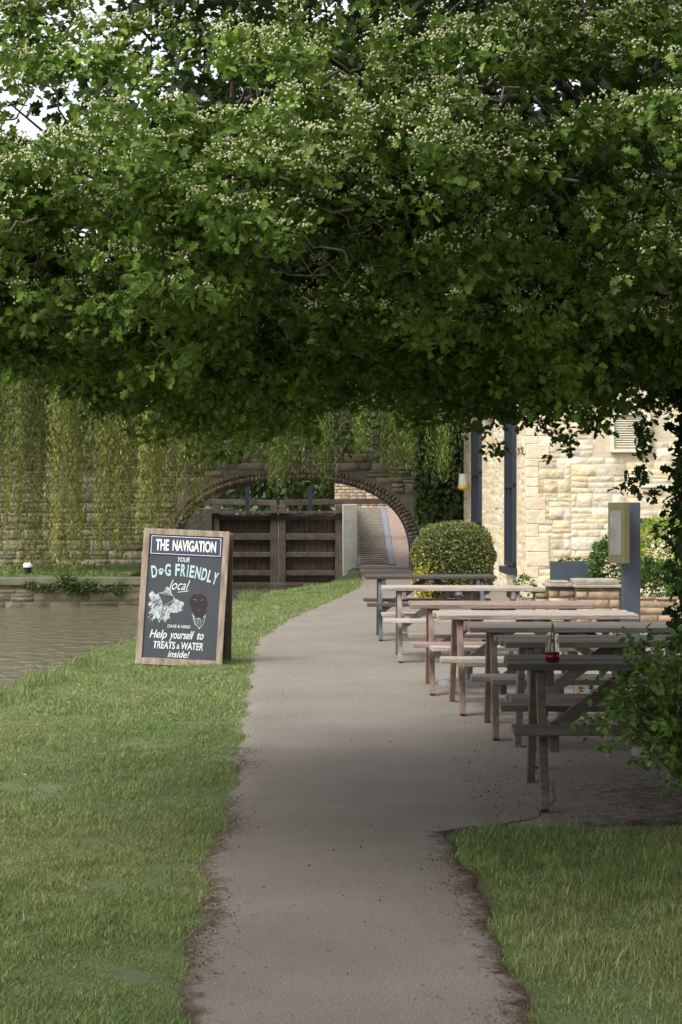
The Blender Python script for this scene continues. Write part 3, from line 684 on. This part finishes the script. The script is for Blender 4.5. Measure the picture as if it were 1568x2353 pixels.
mp_=empty('menu_board_post',(3.26,24,0))
M_slate=mat('slate_paint',(.05,.062,.080),(.038,.048,.062),6,.5,.05)
boxes('post',[((.0,0,0),(0,0,1.63),.2,.12,(0,1,0))],M_slate,mp_,.006)
M_ol=mat('olive_paint',(.11,.10,.04),(.08,.07,.03),6,.5,.05)
c=empty('menu_case'); c.parent=mp_; c.location=(-.15,-.12,0); c.rotation_euler=(0,0,math.radians(11))
boxes('case',[bx(-.035,.035,-.28,.28,.95,1.63)],M_ol,c,.006)
boxes('menu_pane',[bx(-.040,-.036,-.20,.20,1.04,1.54)],mat('menu_paper',(.20,.20,.18),(.12,.12,.105),4,.25,0),c)
boxes('bracket',[bx(.035,.08,-.05,.05,1.2,1.3)],M_slate,c)
lwl=empty('low_garden_wall')
cp_=mat('concrete_cap',(.36,.31,.25),(.20,.17,.13),9,.9,.5)
boxes('wall_core',[bx(2.45,2.95,27,27.3,0,.5),bx(2.62,2.95,26.95,27.35,0,.56),bx(2.95,3.5,26.8,27.5,0,.56),bx(3.5,6,27,27.3,0,.42)],M_dmortar,lwl)
SB=[(.38,.27,.17),(.44,.34,.21),(.33,.24,.16)]
big_mesh('stonework',*join_arr([stonework((2.45,27,0),(1,0),(0,-1),.17,.5,SB,rh=(.09,.12)),stonework((2.62,26.95,0),(1,0),(0,-1),.33,.56,SB,rh=(.09,.12)),stonework((2.95,26.8,0),(1,0),(0,-1),.55,.56,SB,rh=(.09,.12)),stonework((3.5,27,0),(1,0),(0,-1),2.5,.42,SB,rh=(.09,.12))]),M_brick,lwl)
boxes('caps',[bx(2.92,3.54,26.75,27.55,.56,.60),bx(2.95,3.5,26.8,27.5,.60,.66),bx(2.58,2.915,26.88,27.4,.565,.61),bx(2.64,2.88,26.95,27.33,.61,.64),bx(2.3,2.575,26.95,27.35,.5,.55)],cp_,lwl,.012)
pl=empty('planter_box',(3.42,31,0))
boxes('trough',[bx(-.36,.36,-.25,-.21,.0,.78),bx(-.36,.36,.21,.25,0,.78),bx(-.36,-.32,-.21,.21,0,.78),bx(.32,.36,-.21,.21,0,.78)],M_slate,pl,.004)
boxes('soil',[bx(-.32,.32,-.21,.21,.60,.70)],mat('soil',(.04,.03,.02),(.02,.015,.01),20,1,.5),pl)
mass('planter_plants',[((3.42,31,.75),(.28,.16,.06),200),((2.85,33,.2),(.2,.15,.3),400)],.06,(.05,.1,.02),(.12,.2,.04))

cb=empty('clipped_bush')
n=17000; u=rng.normal(size=(n,3)); u/=(np.abs(u)**3.2).sum(1,keepdims=True)**(1/3.2); s=rng.uniform(.86,1.03,(n,1))
s*=1+.045*np.sin(u[:,:1]*6+1)*np.sin(u[:,2:3]*7)+.02*np.sin(u[:,:1]*19+u[:,2:3]*13)
P=np.array([1.79,34,.68])+u*s*[.62,.62,.62]; k=rng.random((n,1)); C=(np.array([.06,.08,.02])*(1-k)+np.array([.24,.26,.08])*k)
big_mesh('leaves',*scatter(slv,slf,basis(nrm(u+.9*rng.normal(size=(n,3))),nrm(u+.7*rng.normal(size=(n,3))),rng.uniform(.03,.05,n)*1.2),P,C),M_leaf,cb)
nv=16;V=[];F=[]
for i in range(9):
    ph=math.pi*i/8
    for j in range(nv):
        a=2*math.pi*j/nv; d=np.array([math.sin(ph)*math.cos(a),math.sin(ph)*math.sin(a),math.cos(ph)]); d/=(abs(d)**3.2).sum()**(1/3.2); V.append(np.array([1.79,34,.68])+d*.52)
for i in range(8):
    for j in range(nv): F.append([i*nv+j,i*nv+(j+1)%nv,(i+1)*nv+(j+1)%nv,(i+1)*nv+j])
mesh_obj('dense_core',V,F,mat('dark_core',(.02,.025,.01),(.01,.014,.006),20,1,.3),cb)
n=600; P=np.stack([rng.normal(1.28,.08,n),33.3+rng.normal(0,.08,n),np.abs(rng.normal(.35,.2,n))],-1); yc_=rng.random((n,1))<.5
C=np.where(yc_,np.array([[.60,.48,.04]]),np.array([[.10,.16,.03]]))
big_mesh('yellow_flowers',*scatter(slv,slf,basis(rdir(n),rdir(n),rng.uniform(.03,.06,n)),P,C),M_leaf)
mass('golden_shrub',[((4.6,30,.95),(.5,.4,.5),3500),((5.2,30.3,1.1),(.5,.4,.55),2500)],.06,(.20,.26,.04),(.42,.48,.09))
mass('laurel_shrub',[((3.95,30.5,.7),(.38,.35,.45),2600),((4.3,29.5,.4),(.5,.4,.45),2600),((4.9,28.5,.35),(.6,.4,.4),2500),((5.9,29,.8),(.8,.5,.8),3000)],.07,(.04,.08,.02),(.12,.20,.045))

# ---------------- sandwich board ----------------
bd=empty('pub_sandwich_board',(-2.06,21.35,.01))
W_,H_=.87,1.38
frm=empty('front_panel'); frm.parent=bd; frm.rotation_euler=(math.radians(-10),math.radians(2.6),math.radians(-2)); frm.location=(0,0,.0)
M_fr=mat('board_wood',(.36,.29,.22),(.15,.115,.085),6,.8,.4,40,stretch=(3,3,.6))
fw=.062
boxes('frame',[bx(0,fw,-.02,.02,0,H_),bx(W_-fw,W_,-.02,.02,0,H_),bx(fw,W_-fw,-.018,.018,H_-fw,H_),bx(fw,W_-fw,-.018,.018,.0,fw*1.1)],M_fr,frm,.004)
M_cb=mat('chalkboard',(.035,.040,.048),(.026,.030,.037),5,.65,.03)
boxes('chalkboard',[bx(fw,W_-fw,-.004,.008,fw*1.1,H_-fw)],M_cb,frm)
boxes('header_panel',[bx(fw+.015,W_-fw-.015,-.012,-.0045,1.118,1.31)],mat('header_navy',(.022,.032,.075),(.018,.026,.062),5,.4,0),frm)
M_w=mat('white_lettering',(.78,.77,.72),(.62,.60,.56),25,.7,0)
M_ch=mat('chalk_lettering',(.66,.70,.68),(.45,.49,.48),30,.8,0)
M_bl=mat('blue_chalk',(.46,.58,.60),(.30,.41,.45),30,.8,0)
boxes('header_border',[bx(fw+.02,W_-fw-.02,-.0145,-.0125,1.122,1.127),bx(fw+.02,W_-fw-.02,-.0145,-.0125,1.301,1.306),bx(fw+.02,fw+.025,-.0145,-.0125,1.127,1.301),bx(W_-fw-.025,W_-fw-.02,-.0145,-.0125,1.127,1.301)],M_w,frm)
def text_fit(body,u0,u1,v0,v1,mt,bold=.0,shear=0,y=-.007,name='lettering',rot=0,parent=frm):
    cu=bpy.data.curves.new('t','FONT'); cu.body=body; cu.size=1; cu.offset=bold; cu.shear=shear; cu.space_character=1.0
    o=bpy.data.objects.new('t',cu); col.objects.link(o); bpy.context.view_layer.update()
    me=bpy.data.meshes.new_from_object(o.evaluated_get(bpy.context.evaluated_depsgraph_get())); bpy.data.objects.remove(o)
    co=np.array([v.co[:] for v in me.vertices]); mn=co.min(0);mx=co.max(0)
    a=(co[:,0]-mn[0])/(mx[0]-mn[0])-.5; b=(co[:,1]-mn[1])/(mx[1]-mn[1])-.5
    a=a*(u1-u0); b=b*(v1-v0); c,s=math.cos(rot),math.sin(rot)
    X=(u0+u1)/2+a*c-b*s; Zz=(v0+v1)/2+a*s+b*c
    for i,v in enumerate(me.vertices): v.co=(X[i],y,Zz[i])
    me.materials.clear(); me.materials.append(mt)
    return link(bpy.data.objects.new(name,me),parent)
text_fit('THE',.13,.262,1.158,1.272,M_w,.03,y=-.0145,name='header_lettering')
text_fit('NAVIGATION',.30,.74,1.158,1.272,M_w,.03,y=-.0145,name='header_lettering')
text_fit('YOUR',.36,.48,1.050,1.098,M_ch,.02,.3,name='lettering')
s='D#G FRIENDLY'; adv=[.075,.07,.075,.035,.06,.063,.033,.06,.068,.068,.055,.062]
tot=sum(adv); x=0
for ch,a in zip(s,adv):
    t=(x+a/2)/tot; u=.095+t*.685; arcv=.965-.055*(2*t-1)**2-.022*(2*t-1); rt=-(2*t-1)*.22-.03
    hgt=.125
    if ch=='#':
        V=[];F=[]
        for (dx,dz,r) in ((0,-.014,.020),(-.022,.010,.009),(-.008,.024,.009),(.009,.024,.009),(.023,.010,.009)):
            b=len(V)
            for k in range(10): V.append((u+dx+r*math.cos(k*.6283),-.007,arcv+dz-.01+r*math.sin(k*.6283)))
            F.append(list(range(b,b+10)))
        mesh_obj('paw_print',V,F,M_bl,frm)
    elif ch!=' ':
        w_=a*.82*.685/tot*(.45 if ch=='I' else 1); text_fit(ch,u-w_/2,u+w_/2,arcv-hgt/2,arcv+hgt/2,M_bl,.03,rot=rt)
    x+=a
text_fit('local',.29,.50,.765,.865,M_ch,.0,.45)
mesh_obj('underline',[(.38,-.007,.745),(.48,-.007,.76),(.50,-.007,.772),(.48,-.007,.753),(.38,-.007,.738)],[[0,1,2,3,4]],M_ch,frm)
text_fit('DAVE & NIKKI',.30,.53,.380,.412,M_ch,.015,.1)
text_fit('Help',.125,.30,.245,.355,M_ch,.015,.3); text_fit('yourself',.325,.575,.245,.355,M_ch,.015,.3); text_fit('to',.605,.67,.272,.345,M_ch,.015,.3)
text_fit('TREATS',.17,.39,.165,.24,M_ch,.02,.15); text_fit('&',.405,.435,.17,.215,M_ch,.02,.1); text_fit('WATER',.45,.67,.165,.24,M_ch,.02,.15)
text_fit('inside!',.32,.54,.082,.152,M_ch,.015,.3)
def px(x,y): return ((x-(310+(1527-y)*.08))*.004366,(1527-y)*.00437)
def poly(name,pts,mt,y):
    mesh_obj(name,[(px(*p)[0],y,px(*p)[1]) for p in pts],[list(range(len(pts)))[::-1]],mt,frm)
M_fur=mat('chalk_fur',(.60,.64,.64),(.06,.075,.09),26,.8,0,stretch=(2,1,1))
poly('dog_drawing_fur',[(386,1345),(394,1350),(397,1362),(404,1372),(425,1381),(424,1388),(418,1394),(423,1398),(406,1406),(394,1404),(390,1412),(393,1421),(386,1418),(382,1430),(374,1420),(366,1430),(362,1418),(350,1424),(354,1412),(342,1409),(350,1398),(341,1389),(349,1379),(343,1366),(352,1356),(360,1366),(368,1360),(378,1358)],M_fur,-.0062)
B_=[]
for k in range(46):
    xx_=rng.uniform(348,392); yy_=rng.uniform(1366,1420); a=px(xx_,yy_); b_=px(xx_+rng.uniform(-9,-2),yy_+rng.uniform(4,11)); B_.append(((a[0],-.0078,a[1]),(b_[0],-.0078,b_[1]),.001,.0032,(1,0,.2)))
boxes('dog_drawing_fur_strokes',B_,M_ch,frm)
B_=[]
for k in range(30):
    xx_=rng.uniform(350,392); yy_=rng.uniform(1368,1420); a=px(xx_,yy_); b_=px(xx_+rng.uniform(-8,-2),yy_+rng.uniform(4,10)); B_.append(((a[0],-.0095,a[1]),(b_[0],-.0095,b_[1]),.001,.005,(1,0,.2)))
boxes('dog_drawing_dark_strokes',B_,M_cb,frm)
poly('dog_drawing_glasses',[(366,1362),(384,1360),(400,1366),(401,1376),(394,1388),(378,1390),(372,1376)],M_cb,-.0104)
boxes('dog_drawing_glasses_rim',[((px(366,1361)[0],-.011,px(366,1361)[1]),(px(401,1366)[0],-.011,px(401,1366)[1]),.002,.006,(0,0,1)),((px(401,1376)[0],-.011,px(401,1376)[1]),(px(378,1391)[0],-.011,px(378,1391)[1]),.002,.006,(0,0,1))],M_fur,frm)
M_bk=mat('dark_chalk',(.026,.018,.018),(.010,.009,.010),40,.8,0)
poly('dog_drawing_dark',[(441,1366),(448,1358),(456,1361),(466,1358),(475,1365),(480,1382),(476,1392),(473,1410),(466,1414),(452,1414),(445,1404),(440,1392),(436,1378)],M_bk,-.0062)
poly('dog_drawing_bandana',[(443,1404),(452,1415),(466,1415),(475,1405),(470,1428),(459,1441),(448,1428)],M_fur,-.0066)
poly('dog_drawing_bandana_inner',[(447,1412),(459,1418),(472,1411),(468,1427),(459,1437),(450,1427)],M_cb,-.0086)
B_=[]
for k in range(5):
    a=px(450+k*4.2,1416); b_=px(454+k*2.4,1433); B_.append(((a[0],-.0095,a[1]),(b_[0],-.0095,b_[1]),.001,.003,(1,0,0)))
for (xa,ya,xb,yb_) in ((448,1372,454,1374),(464,1374,470,1372),(456,1396,463,1396)):
    a=px(xa,ya);b_=px(xb,yb_); B_.append(((a[0],-.0095,a[1]),(b_[0],-.0095,b_[1]),.001,.003,(0,0,1)))
boxes('dog_drawing_strokes',B_,M_fur,frm)
rear=empty('rear_panel'); rear.parent=bd; rear.location=(.062,.60,0); rear.rotation_euler=(math.radians(12),math.radians(2.0),math.radians(-2))
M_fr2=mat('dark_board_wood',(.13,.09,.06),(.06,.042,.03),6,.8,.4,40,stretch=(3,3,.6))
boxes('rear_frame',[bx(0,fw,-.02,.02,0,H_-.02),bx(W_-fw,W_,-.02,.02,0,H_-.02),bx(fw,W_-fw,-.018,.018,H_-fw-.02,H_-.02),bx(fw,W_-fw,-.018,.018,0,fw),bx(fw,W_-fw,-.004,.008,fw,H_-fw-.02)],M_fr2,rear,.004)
tubes('stay_chain',[([(.87,.06,.5),(.89,.3,.42),(.90,.5,.5)],[.005]*3)],M_navy,bd,6)
# ---------------- light ----------------
w=bpy.data.worlds.new('World'); S.world=w; w.use_nodes=True; N=w.node_tree.nodes; L=w.node_tree.links
sky=N.new('ShaderNodeTexSky'); sky.sky_type='NISHITA'; sky.sun_disc=False
EL=math.radians(50); AZ=math.radians(226)
sky.sun_elevation=EL; sky.sun_rotation=AZ; sky.dust_density=4; sky.air_density=1.0
hs=N.new('ShaderNodeHueSaturation'); hs.inputs['Saturation'].default_value=.22; hs.inputs['Value'].default_value=2.2
L.new(sky.outputs[0],hs.inputs['Color']); bg=N['Background']; L.new(hs.outputs[0],bg.inputs['Color']); bg.inputs['Strength'].default_value=.15
sun=bpy.data.lights.new('sun','SUN'); sun.energy=1.5; sun.angle=math.radians(24); sun.color=(1,.95,.86)
so_=link(bpy.data.objects.new('sun',sun))
d=Vector((math.sin(AZ)*math.cos(EL),math.cos(AZ)*math.cos(EL),math.sin(EL)))
so_.rotation_euler=d.to_track_quat('Z','Y').to_euler()
cam=bpy.data.cameras.new('camera'); co=link(bpy.data.objects.new('camera',cam)); co.location=(0,0,1.6); co.rotation_euler=(math.radians(90),0,0)
cam.sensor_fit='VERTICAL'; cam.sensor_height=36; cam.lens=75; cam.shift_y=-.0068; cam.clip_end=5000
S.camera=co
